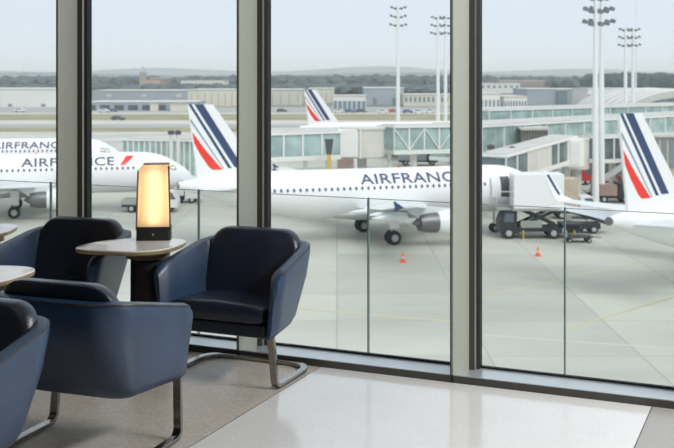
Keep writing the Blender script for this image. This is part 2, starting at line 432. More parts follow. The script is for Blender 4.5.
# ================================================================== aircraft
def text_verts(string, size, shear=0):
    cu = bpy.data.curves.new('t', 'FONT'); cu.body = string; cu.size = size; cu.resolution_u = 3; cu.shear = shear; cu.offset = .012; cu.space_character = 1.04
    o = bpy.data.objects.new('t', cu); COL.objects.link(o); bpy.context.view_layer.update()
    me = bpy.data.meshes.new_from_object(o); vs = [v.co.copy() for v in me.vertices]; fs = [tuple(p.vertices) for p in me.polygons]
    bm = bmesh.new(); bm.from_mesh(me)
    y = .06
    while y < size:
        bmesh.ops.bisect_plane(bm, geom=bm.verts[:]+bm.edges[:]+bm.faces[:], plane_co=(0, y, 0), plane_no=(0, 1, 0)); y += .075
    bm.verts.index_update(); vs = [v.co.copy() for v in bm.verts]; fs = [tuple(v.index for v in f.verts) for f in bm.faces]; bm.free()
    bpy.data.objects.remove(o); bpy.data.meshes.remove(me); return vs, fs
def section(y, le, ch, z, th, vert=False):
    prof = [(0, 0), (.03, .45), (.15, .9), (.35, 1), (.65, .65), (1, .06), (1, -.06), (.65, -.35), (.35, -.55), (.15, -.5), (.03, -.3)]
    return [((le-ch*u), y, z+th*ch*.5*v) for u, v in prof]

def wheel(parent, x, y, z, r, wdt, name='wheel'):
    pr = [(r*.55, -wdt/2), (r*.9, -wdt/2), (r, -wdt*.3), (r, wdt*.3), (r*.9, wdt/2), (r*.55, wdt/2)]
    t = MB().lathe(pr, 24, 'y', (0, 0, 0)).build(name, M['tyre'], parent, smooth=True, loc=(x, y, z))
    MB().lathe([(r*.5, -wdt*.53), (r*.5, wdt*.53)], 20, 'y').build('hub', M['hub'], t)
    return t

win_me = None
def aircraft(loc, yaw, label, nose_gear=11.04, tip='fence', windows=(0, 0), text=None, tlen=9.05, lower=True, ztip=4.2, scale=1.0, exhaust=True):
    T = empty('airliner', loc, YAW+yaw, label, 'airliner', None)
    LT = 17.0; LN = nose_gear+5.07; L = LT+LN
    rows = [(0, 4.98, .24, .26), (1.2, 4.9, .52, .56), (3, 4.72, .95, 1.02), (5.5, 4.42, 1.42, 1.46), (8, 4.14, 1.77, 1.82), (10.5, 3.96, 1.93, 2.01),
            (12.5, 3.9, 1.975, 2.06), (L-9, 3.9, 1.975, 2.06), (L-6, 3.9, 1.975, 2.06), (L-4.3, 3.86, 1.92, 2.0), (L-2.9, 3.72, 1.70, 1.76), (L-1.7, 3.52, 1.32, 1.32), (L-.8, 3.36, .90, .88), (L-.25, 3.26, .48, .46), (L, 3.24, .06, .06)]
    fr = catmull(rows, 4); seg = 36
    mb = MB(); mb.loft([[(s-LT, ry*math.sin(2*PI*k/seg), zc+rz*math.cos(2*PI*k/seg)) for k in range(seg)] for s, zc, ry, rz in fr])
    fus = mb.build('fuselage', M['white'], T, smooth=True)
    def surf(x, z):
        s = x+LT
        for a, b in zip(fr[:-1], fr[1:]):
            if a[0] <= s <= b[0]:
                t = (s-a[0])/(b[0]-a[0]+1e-9); zc, ry, rz = [a[i]+(b[i]-a[i])*t for i in (1, 2, 3)]
                q = max(0, 1-((z-zc)/rz)**2); return ry*math.sqrt(q)
        return 0
    if exhaust:
        MB().lathe([(.26, -.10), (.26, .12)], 20, 'x', (-LT, 0, 4.98)).build('exhaust_pipe', M['exh'], T, smooth=True)
    # fin with stripes
    zt, zr = 11.5, 5.9
    fin = MB().loft([[(1.5-LT, -.09, 5.2), (1.5-LT, .09, 5.2), (8.6-LT, .09, 5.75), (8.6-LT, -.09, 5.75)],
                     [(1.5-LT, -.09, 5.9), (1.5-LT, .09, 5.9), (6.75-LT, .09, 5.95), (6.75-LT, -.09, 5.95)],
                     [(.75-LT, -.08, zt), (.75-LT, .08, zt), (2.8-LT, .08, zt), (2.8-LT, -.08, zt)]]).build('tail_fin', M['white'], T)
    def fp(s, h): return (s-LT, zr+h*(zt-zr))
    def fs(poly, m, nm):
        MB().prism([fp(*p) for p in poly], -.105, .105).build(nm, m, fin)
    fs([(1.30, 1.0), (2.02, 1.0), (5.30, .08), (4.60, .08)], M['navy'], 'wide_navy_stripe')
    fs([(.82, 1.0), (1.06, 1.0), (4.36, .07), (4.08, .07)], M['navy'], 'thin_navy_stripe')
    fs([(.95, .76), (.99, .80), (3.75, .06), (3.66, .06)], M['slate'], 'slate_pinstripe')
    fs([(1.12, .60), (1.28, .44), (1.80, .27), (2.50, .09), (2.80, .05), (3.62, .05), (3.30, .11), (2.2, .34)], M['red'], 'red_stripe')
    # tailplanes
    for sg in (-1, 1):
        MB().loft([section(sg*.3, 5.3-LT, 3.8, 4.70, .10), section(sg*6.22, 2.3-LT, 1.35, 5.15, .09)]).build('tailplane', M['wingm'], T, smooth=True)
    # wings
    for sg in (-1, 1):
        wg = MB().loft([section(sg*.6, 4.3, 6.9, 2.75, .13), section(sg*2.0, 3.8, 6.1, 2.85, .13), section(sg*6.4, 1.9, 3.9, 3.2, .12), section(sg*11.5, -.65, 2.75, 3.2+(ztip-3.2)*.5, .11), section(sg*16.6, -3.15, 1.6, ztip, .10)]).build('wing', M['wingm'], T, smooth=True)
        if tip == 'sharklet':
            MB().loft([[(x+dx, sg*(16.5+oy)+ (yy-0), z) for x, yy, z in []] for dx, oy in []] or
                      [[(-3.15, sg*16.5, ztip-.05), (-4.75, sg*16.5, ztip-.05), (-4.75, sg*16.62, ztip+.05), (-3.15, sg*16.62, ztip+.05)],
                       [(-3.75, sg*17.0, ztip+.35), (-4.95, sg*17.0, ztip+.35), (-4.95, sg*17.1, ztip+.35), (-3.75, sg*17.1, ztip+.35)],
                       [(-5.2, sg*17.45, ztip+2.45), (-5.75, sg*17.45, ztip+2.45), (-5.75, sg*17.5, ztip+2.45), (-5.2, sg*17.5, ztip+2.45)]]).build('sharklet', M['white'], wg)
            MB().loft([[(-4.2, sg*16.96, ztip+.5), (-4.4, sg*16.96, ztip+.5), (-4.4, sg*17.13, ztip+.5), (-4.2, sg*17.13, ztip+.5)],
                       [(-5.1, sg*17.32, ztip+2.1), (-5.35, sg*17.32, ztip+2.1), (-5.35, sg*17.52, ztip+2.1), (-5.1, sg*17.52, ztip+2.1)]]).build('sharklet_stripe', M['navy'], wg)
        else:
            MB().prism([(-4.1, ztip-.03), (-4.75, ztip+.42), (-4.88, ztip+.42), (-4.75, ztip), (-4.88, ztip-.25), (-4.75, ztip-.25)], sg*16.56, sg*16.64).build('wingtip_fence', M['navy'], wg)
        for yy, ln in ((3.6, 3.4), (7.6, 3.2), (11.6, 2.4)):
            te = {3.6: -2.2, 7.6: -2.1, 11.6: -3.2}[yy]; zz = {3.6: 2.75, 7.6: 3.0, 11.6: 3.3}[yy]
            MB().lathe([(.03, -1.5), (.2, -.7), (.27, .3), (.22, 1.2), (.04, ln*.6)], 12, 'x', (te, sg*yy, zz)).build('flap_fairing', M['wingm'], wg, smooth=True)
        # engine
        if lower:
            en = MB().lathe([(.74, 3.0), (.86, 3.05), (1.03, 4.0), (1.1, 5.0), (1.04, 5.9), (.93, 6.25), (.86, 6.2), (.86, 4.9)], 32, 'x', (0, sg*5.75, 1.95)).build('engine', M['white'], T, smooth=True)
            MB().lathe([(.05, .9), (.28, 1.3), (.36, 1.5), (.66, 1.5), (.80, 2.2), (.84, 3.3)], 28, 'x', (0, sg*5.75, 1.95)).build('exhaust_cone', M['exh'], en, smooth=True)
            MB().prism([(1.6, 2.2), (2.9, 2.6), (5.4, 2.9), (2.4, 3.25), (.2, 3.1)], sg*5.75-.16, sg*5.75+.16).build('pylon', M['wingm'], en)
            # main gear
            g = MB().tube([(0, sg*3.4, 2.7), (0, sg*3.8, .6)], .14, 12)
            g.tube([(0, sg*3.8, 1.1), (.9, sg*3.2, 2.6)], .06, 8); g.tube([(0, sg*3.45, .58), (0, sg*4.15, .58)], .07, 8)
            gg = g.build('main_landing_gear', M['hub'], T, smooth=True)
            MB().box(-.35, .45, sg*4.05-.02, sg*4.05+.02, 1.3, 2.7).build('gear_door', M['white'], gg)
            wheel(gg, 0, sg*3.45, .58, .58, .38); wheel(gg, 0, sg*4.15, .58, .58, .38)
    if lower:
        MB().loft([[(x, r*math.sin(2*PI*k/20), 2.25+h*math.cos(2*PI*k/20)) for k in range(20)] for x, r, h in ((-5.4, .15, .1), (-4, 1.2, .4), (-2, 1.8, .62), (1, 1.95, .72), (4, 1.85, .62), (6, 1.2, .4), (7.2, .2, .1))]).build('belly_fairing', M['belly'], T, smooth=True)
        g = MB().tube([(nose_gear, 0, 2.2), (nose_gear, 0, .4)], .09, 10).tube([(nose_gear, -.25, .38), (nose_gear, .25, .38)], .05, 8).build('nose_landing_gear', M['hub'], T, smooth=True)
        wheel(g, nose_gear, -.24, .38, .38, .2); wheel(g, nose_gear, .24, .38, .38, .2)
        # cockpit glazing
        for i, (xa, xb, za, zb) in enumerate(((LN-2.95, LN-2.35, 4.25, 4.75), (LN-2.3, LN-1.75, 4.15, 4.62))):
            for sg in (-1, 1):
                q = [(xa, za), (xb, za-.02), (xb-.12, zb-.1), (xa, zb)]
                MB().add([(x_, sg*(surf(x_, z_)+.02), z_) for x_, z_ in q]+[(x_, sg*(surf(x_, z_)-.1), z_) for x_, z_ in q], [(0, 1, 2, 3), (4, 5, 6, 7), (0, 1, 5, 4), (1, 2, 6, 5), (2, 3, 7, 6), (3, 0, 4, 7)]).build('cockpit_window', M['wdark'], T)
        MB().lathe([(.02, .16), (.12, .1), (.14, 0)], 10, 'z', (2, 0, 5.9)).build('beacon', M['red'], T)
    # cabin windows on the visible side
    a, b = windows; first = None; xw = a
    while xw < b:
        yy = -(surf(xw, 4.47)+.004)
        if first is None:
            ov = [(.115*math.cos(2*PI*k/12), .165*math.sin(2*PI*k/12)) for k in range(12)]
            first = MB().prism(ov, -.012, .03).build('cabin_window', M['wdark'], T); c = first
        else:
            c = first.copy(); COL.objects.link(c)
        c.location = (xw, yy, 4.47); c.rotation_euler = (math.radians(-14), 0, 0); xw += .533
    if label.startswith('white airliner side on'):
        rg = []
        for i in range(9):
            z_ = 3.3+1.75*i/8; rg.append([(x_, -(surf(x_, z_)+o_), z_) for x_, o_ in ((10.75, .015), (11.65, .015), (11.65, -.05), (10.75, -.05))])
        MB().loft(rg).build('open_doorway', M['darkb'], T)
        rg = []
        for i in range(9):
            z_ = 3.3+1.75*i/8; rg.append([(x_, -(surf(x_, z_)+o_), z_) for x_, o_ in ((9.75, .30), (10.6, .32), (10.6, .22), (9.75, .20))])
        MB().loft(rg).build('open_door', M['wingm'], T)
    if text:
        vs, fcs = text_verts('AIRFRANCE', 1.06); mxx = max(v.x for v in vs); k = tlen/mxx
        pts = []
        for v in vs:
            z = 4.80+v.y*1.06; xx = text+v.x*k; pts.append((xx, -(surf(xx, z)+.045), z))
        MB().add(pts, fcs).build('airline_lettering', M['letter'], T)
        rg = []
        for i in range(7):
            f = i/6; z_ = 4.80+.86*f; xa = text+tlen+.55+.65*f; xb = text+tlen+1.05+.95*f
            rg.append([(x_, -(surf(x_, z_)+o_), z_) for x_, o_ in ((xa, .05), (xb, .05), (xb, -.05), (xa, -.05))])
        MB().loft(rg).build('red_accent', M['red'], T)
    return T
R = math.radians
DOOR = None
def gpos(X, d): v = W(X, d); v.z = GZ; return v
A = aircraft(gpos(3.4, 90.5), R(18), 'white airliner side on in the middle windows with dark lettering and striped tail fin', 11.04, 'fence', (-10.5, 9.6), text=-2.05, tlen=9.45, ztip=4.7)
a1 = R(33)
B = aircraft(gpos(16.55+17*math.cos(a1), 64.4+17*math.sin(a1)), a1, 'white airliner seen from behind at the right edge, its striped tail fin nearest', 12.64, 'sharklet', ztip=3.75)
C_ = aircraft(gpos(-32.3, 106.5), R(15), 'white airliner in the left window, the nearer of the two overlapping noses there', 12.64, 'fence', (-5, 12), text=.6, ztip=4.2)
D = aircraft(gpos(-44.6, 132.5), R(10), 'white airliner in the left window, mostly hidden behind a nearer airliner', 12.64, 'fence', (-4, 12), text=1.6, ztip=4.2)
e1 = R(12); E_ = aircraft(gpos(-6.3+17*math.cos(e1), 178+17*math.sin(e1)), e1, 'small distant airliner whose striped tail fin rises behind the boarding bridge', 11.04, 'fence', ztip=4.2)

# ================================================================== ground equipment
def hibox():
    p = at(529, 90.8); T = empty('catering_truck', p, YAW, 'catering truck with its white box raised on dark scissor arms beside the aircraft door', 'truck')
    MB().box(-1.5, 2.75, -1.25, 1.2, hgt(207, 90.8), hgt(173, 90.8)).build('cargo_box', M['white'], T, bevel=.04)
    MB().box(-1.6, 2.85, -1.3, 1.25, hgt(207, 90.8)-.18, hgt(207, 90.8)).build('box_floor', M['truckgrey'], T)
    MB().box(-2.9, -1.5, -1.0, .9, hgt(207, 90.8)-.15, hgt(207, 90.8)).build('loading_platform', M['truckgrey'], T)
    MB().tube([(-2.9, -1, 3.0), (-2.9, -1, 4.0), (-1.5, -1, 4.0)], .03, 6).build('platform_rail', M['steel'], T)
    # chassis and cab
    MB().box(-2.3, 4.4, -1.1, 1.1, .62, .95).build('chassis', M['truckblack'], T)
    MB().prism([(-2.6, .45), (-1.2, .45), (-1.2, 2.35), (-2.3, 2.35), (-2.7, 1.4)], -1.15, 1.15).build('cab', M['truckblack'], T, bevel=.05)
    MB().prism([(-2.35, 1.45), (-1.5, 1.45), (-1.5, 2.15), (-2.2, 2.15)], -1.17, 1.17).build('cab_window', M['wdark'], T)
    for yy in (-.9, .85):
        MB().sweep([(-1.0, yy, 1.0), (2.4, yy, 2.55)], rsec(.12, .26)).build('scissor_arm', M['truckblack'], T)
        MB().sweep([(2.4, yy+.14, 1.0), (-1.0, yy+.14, 2.55)], rsec(.12, .26)).build('scissor_arm', M['truckblack'], T)
    MB().tube([(-.6, 0, 1.1), (1.0, 0, 2.0)], .12, 10).build('hydraulic_ram', M['steel'], T)
    MB().box(-.9, .9, -1.15, -1.0, .95, 1.55).build('tool_locker', M['truckgrey'], T, bevel=.02)
    MB().box(2.6, 4.2, -1.0, 1.0, 1.0, 1.25).build('rear_deck', M['truckblack'], T)
    for xx in (-1.9, 1.9):
        for yy in (-1.0, 1.0): wheel(T, xx, yy, .5, .5, .35)
    for xx in (-.7, 3.6):
        for yy in (-1.25, 1.25): MB().tube([(xx, yy, .75), (xx, yy, .0)], .07, 8).build('stabiliser_leg', M['yellow'], T)
hibox()
def belt_loader():
    p = at(577, 93.5); T = empty('belt_loader', p, YAW, 'dark belt loader with its conveyor raised behind the catering truck', 'belt loader')
    MB().box(-1.6, 1.9, -.8, .8, .4, .9).build('body', M['truckblack'], T, bevel=.05)
    MB().sweep([(-3.2, 0, 2.7), (2.9, 0, .75)], rsec(.9, .25)).build('conveyor', M['truckblack'], T)
    MB().tube([(.9, .3, .9), (.9, .3, 1.7), (1.5, .3, 1.75)], .04, 6).build('steering_post', M['yellow'], T)
    MB().box(-1.2, -.6, -.6, 0, .9, 1.5).build('seat', M['truckgrey'], T, bevel=.05)
    for xx in (-1.1, 1.3):
        for yy in (-.75, .75): wheel(T, xx, yy, .38, .38, .25)
belt_loader()
def dolly(px, d):
    T = empty('baggage_dolly', at(px, d), YAW, 'low empty dark baggage dolly at the right end of the loader', 'baggage dolly')
    MB().box(-1.1, 1.1, -.7, .7, .42, .52).build('deck', M['truckblack'], T)
    MB().tube([(1.1, 0, .45), (1.9, 0, .35)], .04, 6).build('drawbar', M['truckblack'], T)
    MB().tube([(-1.1, -.7, .52), (-1.1, -.7, 1.0), (-1.1, .7, 1.0), (-1.1, .7, .52)], .03, 6).build('end_rail', M['steel'], T)
    for xx in (-.8, .8):
        for yy in (-.6, .6): wheel(T, xx, yy, .2, .2, .12)
dolly(578, 88.2)
def truck(px, d, L_, body_m, cab_m, hb, label, name='service_truck', yaw=0, cat='truck'):
    T = empty(name, at(px, d), YAW+yaw, label, cat)
    MB().box(-L_/2, L_/2-.1, -1.0, 1.0, .55, .8).build('chassis', M['truckblack'], T)
    MB().box(-L_/2, L_/2-1.8, -1.15, 1.15, .8, hb).build('cargo_box', body_m, T, bevel=.04)
    MB().prism([(L_/2-1.7, .5), (L_/2, .5), (L_/2, 1.3), (L_/2-.45, 2.2), (L_/2-1.7, 2.2)], -1.1, 1.1).build('cab', cab_m, T, bevel=.05)
    MB().prism([(L_/2-1.2, 1.35), (L_/2-.12, 1.35), (L_/2-.5, 2.05), (L_/2-1.2, 2.05)], -1.12, 1.12).build('cab_window', M['wdark'], T)
    for xx in (-L_/2+1, L_/2-.9):
        for yy in (-.95, .95): wheel(T, xx, yy, .42, .42, .28)
    return T
truck(572, 103, 4.4, M['beige'], M['carw'], 3.9, 'box truck with a beige body standing behind the raised wing tip')
truck(151, 108, 5.6, M['truckgrey'], M['carw'], 1.3, 'low flatbed aircraft tug with white cab under the airliner nose', 'aircraft_tug', cat='tug')
truck(186, 116, 3.4, M['carw'], M['carw'], 1.7, 'white service van parked just right of the airliner nose', 'service_van', cat='van')
truck(352, 146, 4, M['brick'], M['carw'], 3.6, 'truck with brownish box under the boarding bridge behind the lettered airliner')
truck(418, 164, 6, M['bluegrey'], M['card'], 4.2, 'blue grey box truck beneath the glazed bridge near the masts')
truck(583, 135, 2.6, M['carr'], M['carr'], 1.7, 'small red ramp vehicle left of the tall twin masts', 'ramp_vehicle', cat='ramp vehicle')
truck(619, 124, 3.6, M['carr'], M['carr'], 1.6, 'red ramp vehicle just left of the nearest tail fin', 'ramp_vehicle', cat='ramp vehicle')
truck(612, 116, 4.2, M['brick'], M['truckblack'], 2.0, 'low dark brown equipment truck under the concourse near the tail fin', 'service_truck')
T = empty('boarding_stairs', at(606, 120), YAW, 'grey mobile stairs sloping up just left of the nearest tail fin', 'stairs')
MB().sweep([(-2.4, 0, .8), (2.2, 0, 3.8)], rsec(1.6, .35)).build('stair_flight', M['roofgrey'], T)
MB().box(-2.2, 2.6, -.8, .8, .5, .8).build('chassis', M['truckblack'], T)
MB().box(1.9, 2.1, -.7, .7, .8, 3.5).build('support_frame', M['steel'], T)
for xx in (-1.6, 1.8):
    for yy in (-.8, .8): wheel(T, xx, yy, .4, .4, .25)
def cone(px, py, lab):
    d = gd(py); T = empty('traffic_cone', at(px, d), YAW, lab, 'traffic cone', 'orange cones on the apron')
    MB().box(-.24, .24, -.24, .24, 0, .05).build('cone_base', M['orange'], T)
    b = MB().lathe([(.17, .05), (.04, .72), (.03, .74)], 16).build('cone_body', M['orange'], T, smooth=True)
    MB().lathe([(.133, .28), (.100, .42)], 16).build('reflective_band', M['wline'], T)
cone(403, 262, 'orange traffic cone on the apron in front of the lettered airliner')
cone(538, 256, 'orange traffic cone on the apron below the catering truck')

# ================================================================== boarding bridges and concourses
def bridge(pa, pb, zf0, zf1, hh, wd, label, name='boarding_bridge', nposts=8, gm='bglass', brace=True, cols=(), gl=(0, 1), cat='boarding bridge', solid=None):
    a, b = at(*pa), at(*pb); v = b-a; L = math.hypot(v.x, v.y); T = empty(name, (a.x, a.y, GZ), math.atan2(v.y, v.x), label, cat)
    z = lambda x: zf0+(zf1-zf0)*x/L
    def slab(x0, x1, y0, y1, dz0, dz1, nm, m):
        o = MB().loft([[(x0, y0, z(x0)+dz0), (x0, y1, z(x0)+dz0), (x0, y1, z(x0)+dz1), (x0, y0, z(x0)+dz1)], [(x1, y0, z(x1)+dz0), (x1, y1, z(x1)+dz0), (x1, y1, z(x1)+dz1), (x1, y0, z(x1)+dz1)]]).build(nm, m, T)
        return o
    slab(0, L, -wd/2, wd/2, -.3, .15, 'floor_deck', M['fr_white'])
    slab(-.1, L+.1, -wd/2-.1, wd/2+.1, hh-.2, hh, 'roof', M['fr_white'])
    slab(.3, L-.3, -wd/2+.2, wd/2-.2, hh, hh+.12, 'roof_membrane', M['roofgrey'])
    g0, g1 = gl
    slab(L*g0+.1, L*g1-.1, -wd/2+.1, wd/2-.1, .15, hh-.2, 'glazing', M[gm])
    if solid: slab(L*solid[0], L*solid[1], -wd/2+.04, wd/2-.04, .15, hh-.2, 'solid_panel', M['panel'])
    for i in range(nposts+1):
        xx = L*i/nposts; 
        for yy in (-wd/2, ):
            slab(max(0, xx-.09), min(L, xx+.09), yy-.02, yy+.12, .1, hh-.2, 'frame_post', M['fr_white'])
    if brace:
        for i in range(nposts):
            x0, x1 = L*i/nposts, L*(i+1)/nposts; zz = (.15, hh-.25) if i % 2 else (hh-.25, .15)
            MB().sweep([(x0, -wd/2-.02, z(x0)+zz[0]), (x1, -wd/2-.02, z(x1)+zz[1])], rsec(.1, .1)).build('brace', M['fr_white'], T)
    for c in cols:
        MB().box(L*c-.25, L*c+.25, -.3, .3, 0, z(L*c)-.3).build('support_column', M['fr_white'], T)
    return T
bridge((243, 107), (338, 109), hgt(158, 108), hgt(156, 108), 2.55, 3, 'green glazed boarding bridge in the third window beside the mullion', nposts=5, brace=False, cols=(.25, .9))
bridge((386, 112), (474, 118), hgt(151, 112), hgt(149, 118), 2.7, 3, 'glazed boarding bridge with crossed diagonals above the airliner lettering', nposts=6, cols=(.3, .75), gm='bglass')
bridge((492, 100), (564, 113), 3.9, 5.0, 2.45, 3, 'sloping boarding bridge with white beams above the raised catering box', nposts=7, brace=False, cols=(.7,), gm='bglassd', solid=(.28, .62))
bridge((589, 121), (700, 128), 4.2, 4.2, 2.7, 3, 'dark glazed walkway passing behind the nearest tail fin', nposts=7, cols=(.2, .5, .8), gm='bglassd', brace=False)
def rotunda(px, d, wpx, y0, y1, label):
    z1, z0 = hgt(y0, d), hgt(y1, d); r = wpx*d/F/2; T = empty('bridge_rotunda', at(px, d), YAW, label, 'bridge rotunda')
    MB().lathe([(r*.95, z0), (r, z0+.1), (r, z1-.25), (r*1.06, z1-.2), (r*1.06, z1)], 24).build('drum', M['panel'], T, smooth=True)
    MB().box(-r*1.1, -r*.2, -r*1.02, r*.9, z0+.15, z1-.15).build('vestibule', M['fr_white'], T, bevel=.05)
    MB().box(-r*.12, -r*.06, -r*1.06, -r*.9, z0, z1).build('rib', M['fr_white'], T)
    MB().lathe([(.5, 0), (.5, z0)], 16).build('column', M['roofgrey'], T, smooth=True)
rotunda(362, 110, 44, 127, 157, 'white drum shaped rotunda joining the two glazed bridges in the third window')
rotunda(577, 114, 24, 138, 169, 'white rotunda at the upper end of the sloping boarding bridge')
def column_leg(px, d, ztop):
    T = empty('bridge_drive_column', at(px, d), YAW, 'dark tapered drive column with yellow lower leg under the glazed bridge', 'drive column')
    MB().loft([[(-.25, -.25, ztop-1.5), (.25, -.25, ztop-1.5), (.25, .25, ztop-1.5), (-.25, .25, ztop-1.5)], [(-.45, -.4, ztop), (.45, -.4, ztop), (.45, .4, ztop), (-.45, .4, ztop)]]).build('upper_housing', M['darkb'], T)
    MB().box(-.2, .2, -.2, .2, .5, ztop-1.5).build('lower_leg', M['yellow'], T)
    for xx in (-.8, .8): wheel(T, xx, 0, .5, .5, .4)
    MB().box(-.9, .9, -.15, .15, .4, .6).build('axle', M['truckgrey'], T)
T = empty('boarding_cabin', at(566, 112.2), YAW+.25, 'white boxy head of the sloping boarding bridge with a tall pale door', 'boarding cabin')
MB().box(-1.3, 1.3, -1.6, 1.6, hgt(166, 112), hgt(138.5, 112)).build('cabin', M['fr_white'], T, bevel=.08)
MB().box(-.35, .75, -1.68, -1.55, hgt(164, 112), hgt(141, 112)).build('door', M['offwhite'], T)
MB().box(-.3, .3, -.3, .3, 0, hgt(166, 112)).build('column', M['roofgrey'], T)
column_leg(329, 105.0, hgt(139, 105))
bridge((455, 126), (720, 176), 3.9, 3.9, 4.1, 8, 'long glazed concourse running behind the right windows, lower front one', 'glass_concourse', nposts=16, brace=False, cols=(.1, .3, .5, .7, .9), cat='concourse')
bridge((470, 160), (720, 200), 5.6, 5.6, 3.2, 8, 'upper glazed concourse seen just above and behind the longer front one', 'glass_concourse', nposts=14, brace=False, cols=(.1, .5, .9), cat='concourse')
bridge((133, 131), (256, 127), .6, .6, 5.6, 6, 'pale green glazed concourse behind the airliner nose and the left tail fin', 'glass_concourse', nposts=22, brace=False, cat='concourse')
bridge((262, 150), (470, 158), 3.2, 3.2, 3.0, 5, 'pale walkway roof behind the bridges in the third window', 'glass_concourse', nposts=12, brace=False, cols=(.2, .6, .9), cat='concourse')
def block(px0, px1, y0, y1, d, depth, m, label, wins=None, name='building', roof=None, cat='building', wm='wband'):
    z1 = hgt(y0, d); z0 = 0; wdt = (px1-px0)*d/F; T = empty(name, at((px0+px1)/2, d), YAW, label, cat)
    MB().box(-wdt/2, wdt/2, 0, depth, z0, z1).build('wall_block', m, T)
    MB().box(-wdt/2-.3, wdt/2+.3, -.3, depth+.3, z1, z1+max(.25, d*.0006)).build('roof', roof or M['roofgrey'], T)
    if wins:
        nx, ya, yb_, fx = wins; za, zb = hgt(yb_, d), hgt(ya, d); za = max(za, .3); zb = max(zb, za+.8)
        for i in range(nx):
            cx = -wdt/2+wdt*(i+.5)/nx; hw = wdt/nx*fx/2
            MB().box(cx-hw, cx+hw, -.12, .1, za, zb).build('window', M[wm], T)
    return T
block(523, 548, 130, 150, 126, 5, M['louvre'], 'louvred beige plant room rising behind the sloping boarding bridge', (9, 132, 140, .35), 'plant_room', cat='plant room', wm='darkb')
block(652, 700, 137, 190, 116, 4, M['beige'], 'beige block with darker panels right of the nearest tail fin', (6, 139, 168, .6))  # upright beige block carrying a row of darker panels
block(590, 646, 160, 190, 140, 6, M['louvre'], 'low grey undercroft behind the ramp vehicles', (5, 163, 185, .8), wm='darkb')
for px, d, top, lab in ((491, 104, 144, 'small white vent stack with black cap beside the mullion'), (512, 104, 146, 'small white vent stack with black cap where the sloping bridge starts'),
                        (171, 124.5, 130, 'left one of two white vent stacks above the pale green concourse'), (178, 124.5, 130, 'right one of two white vent stacks above the pale green concourse')):
    T = empty('vent_stack', at(px, d), YAW, lab, 'vent stack'); z1 = hgt(top, d)
    MB().lathe([(.24, 0), (.24, z1-.5)], 14).build('pipe', M['offwhite'], T, smooth=True)
    MB().lathe([(.36, z1-.5), (.4, z1-.15), (.1, z1)], 14).build('cap', M['darkb'], T, smooth=True)

# ------------------------------------------------------------------ far buildings
block(-40, 60, 89.5, 109, 470, 60, M['offwhite'], 'long plain off white warehouse in the leftmost window', (3, 104, 109, .12))
block(92, 196, 91, 103, 520, 40, M['bluegrey'], 'long blue grey shed behind the hangar in the second window', (3, 94, 97, .15), wm='conc')
block(84, 196, 102.5, 113, 420, 30, M['bluegrey'], 'low hangar with dark front in the second window', (8, 105, 113, .7), 'hangar', wm='darkb')
block(150, 158, 104, 113, 417, 2, M['cream'], 'left pale sliding door on the hangar front', None, 'hangar_door', cat='hangar door')
block(170, 188, 104, 113, 417, 2, M['cream'], 'right pale sliding door on the hangar front', None, 'hangar_door', cat='hangar door')
block(188, 242, 90, 108, 480, 40, M['cream'], 'cream panelled building behind the left tail fin', (8, 93, 106, .06))
block(181, 224, 81, 90, 900, 40, M['offwhite'], 'far white stepped building above the hangar', (10, 83, 86, .5))
block(150, 165, 78.5, 90, 950, 30, M['brick'], 'far red brown houses beside the church tower', (4, 80, 83, .4))
block(268, 302, 90, 108, 500, 40, M['conc'], 'pale beige shed left of the distant tail fin', (4, 94, 106, .06))
block(308, 334, 89, 104, 540, 40, M['cream'], 'beige shed directly behind the distant tail fin', (5, 93, 103, .08))
block(333, 366, 96, 112, 410, 20, M['offwhite'], 'low white office with dark windows right of the distant tail fin', (7, 101, 110, .75))
block(365, 404, 88.5, 106, 500, 50, M['bluegrey'], 'grey blue hangar behind the single floodlight mast', (2, 98, 106, .2))
block(404, 458, 95, 107, 480, 30, M['cream'], 'cream building with many small windows behind the paired masts', (12, 97, 102, .5))
block(476, 500, 94, 112, 400, 30, M['offwhite'], 'white stepped building next to the right hand mullion', (6, 100, 107, .5))
block(504, 527, 97, 112, 405, 30, M['offwhite'], 'lower wing of the white building right of the mullion', (8, 101, 107, .5))
block(527, 592, 89.5, 105, 500, 40, M['bluegrey'], 'wide blue grey shed with darker glazed panel left of the twin masts', None)
block(558, 567, 90.5, 101, 498, 1.0, M['wband'], 'dark glazed entrance panel on the blue grey shed', None, 'glazed_panel', cat='glazed panel')
block(588, 643, 89, 97, 460, 30, M['offwhite'], 'white two band building behind the twin masts', (12, 94.5, 96.8, .8))
block(592, 640, 97, 104, 450, 9, M['cream'], 'low cream building in front of the white two band one', (9, 99, 103, .6))
block(500, 545, 81, 90, 900, 40, M['brick'], 'far row of red roofed houses on the horizon', (10, 84, 87, .4))
block(480, 520, 83.5, 90, 850, 30, M['offwhite'], 'far low white building on the horizon right of the mullion', (7, 85.5, 88, .5))
# terminal vault
def vault():
    d = 300; T = empty('terminal_vault', at(690, d), YAW, 'large grey curved terminal roof at the far right', 'terminal roof')
    arc = [(24*math.cos(t)*.85, max(0, hgt(90, d)*math.sin(t)+.0)) for t in [PI*k/24 for k in range(25)]]
    MB().prism(arc, 0, 60).build('roof_shell', M['roofgrey'], T, smooth=True)
    for i in range(6):
        r = .97-.0*i; MB().sweep([(x_*1.005, 8*i+1, z_*1.005) for x_, z_ in arc], rsec(.5, .4)).build('roof_rib', M['fr_white'], T)
    MB().prism([(x_*.93, z_*.8) for x_, z_ in arc], -.3, 0).build('end_glazing', M['bglassd'], T)
vault()
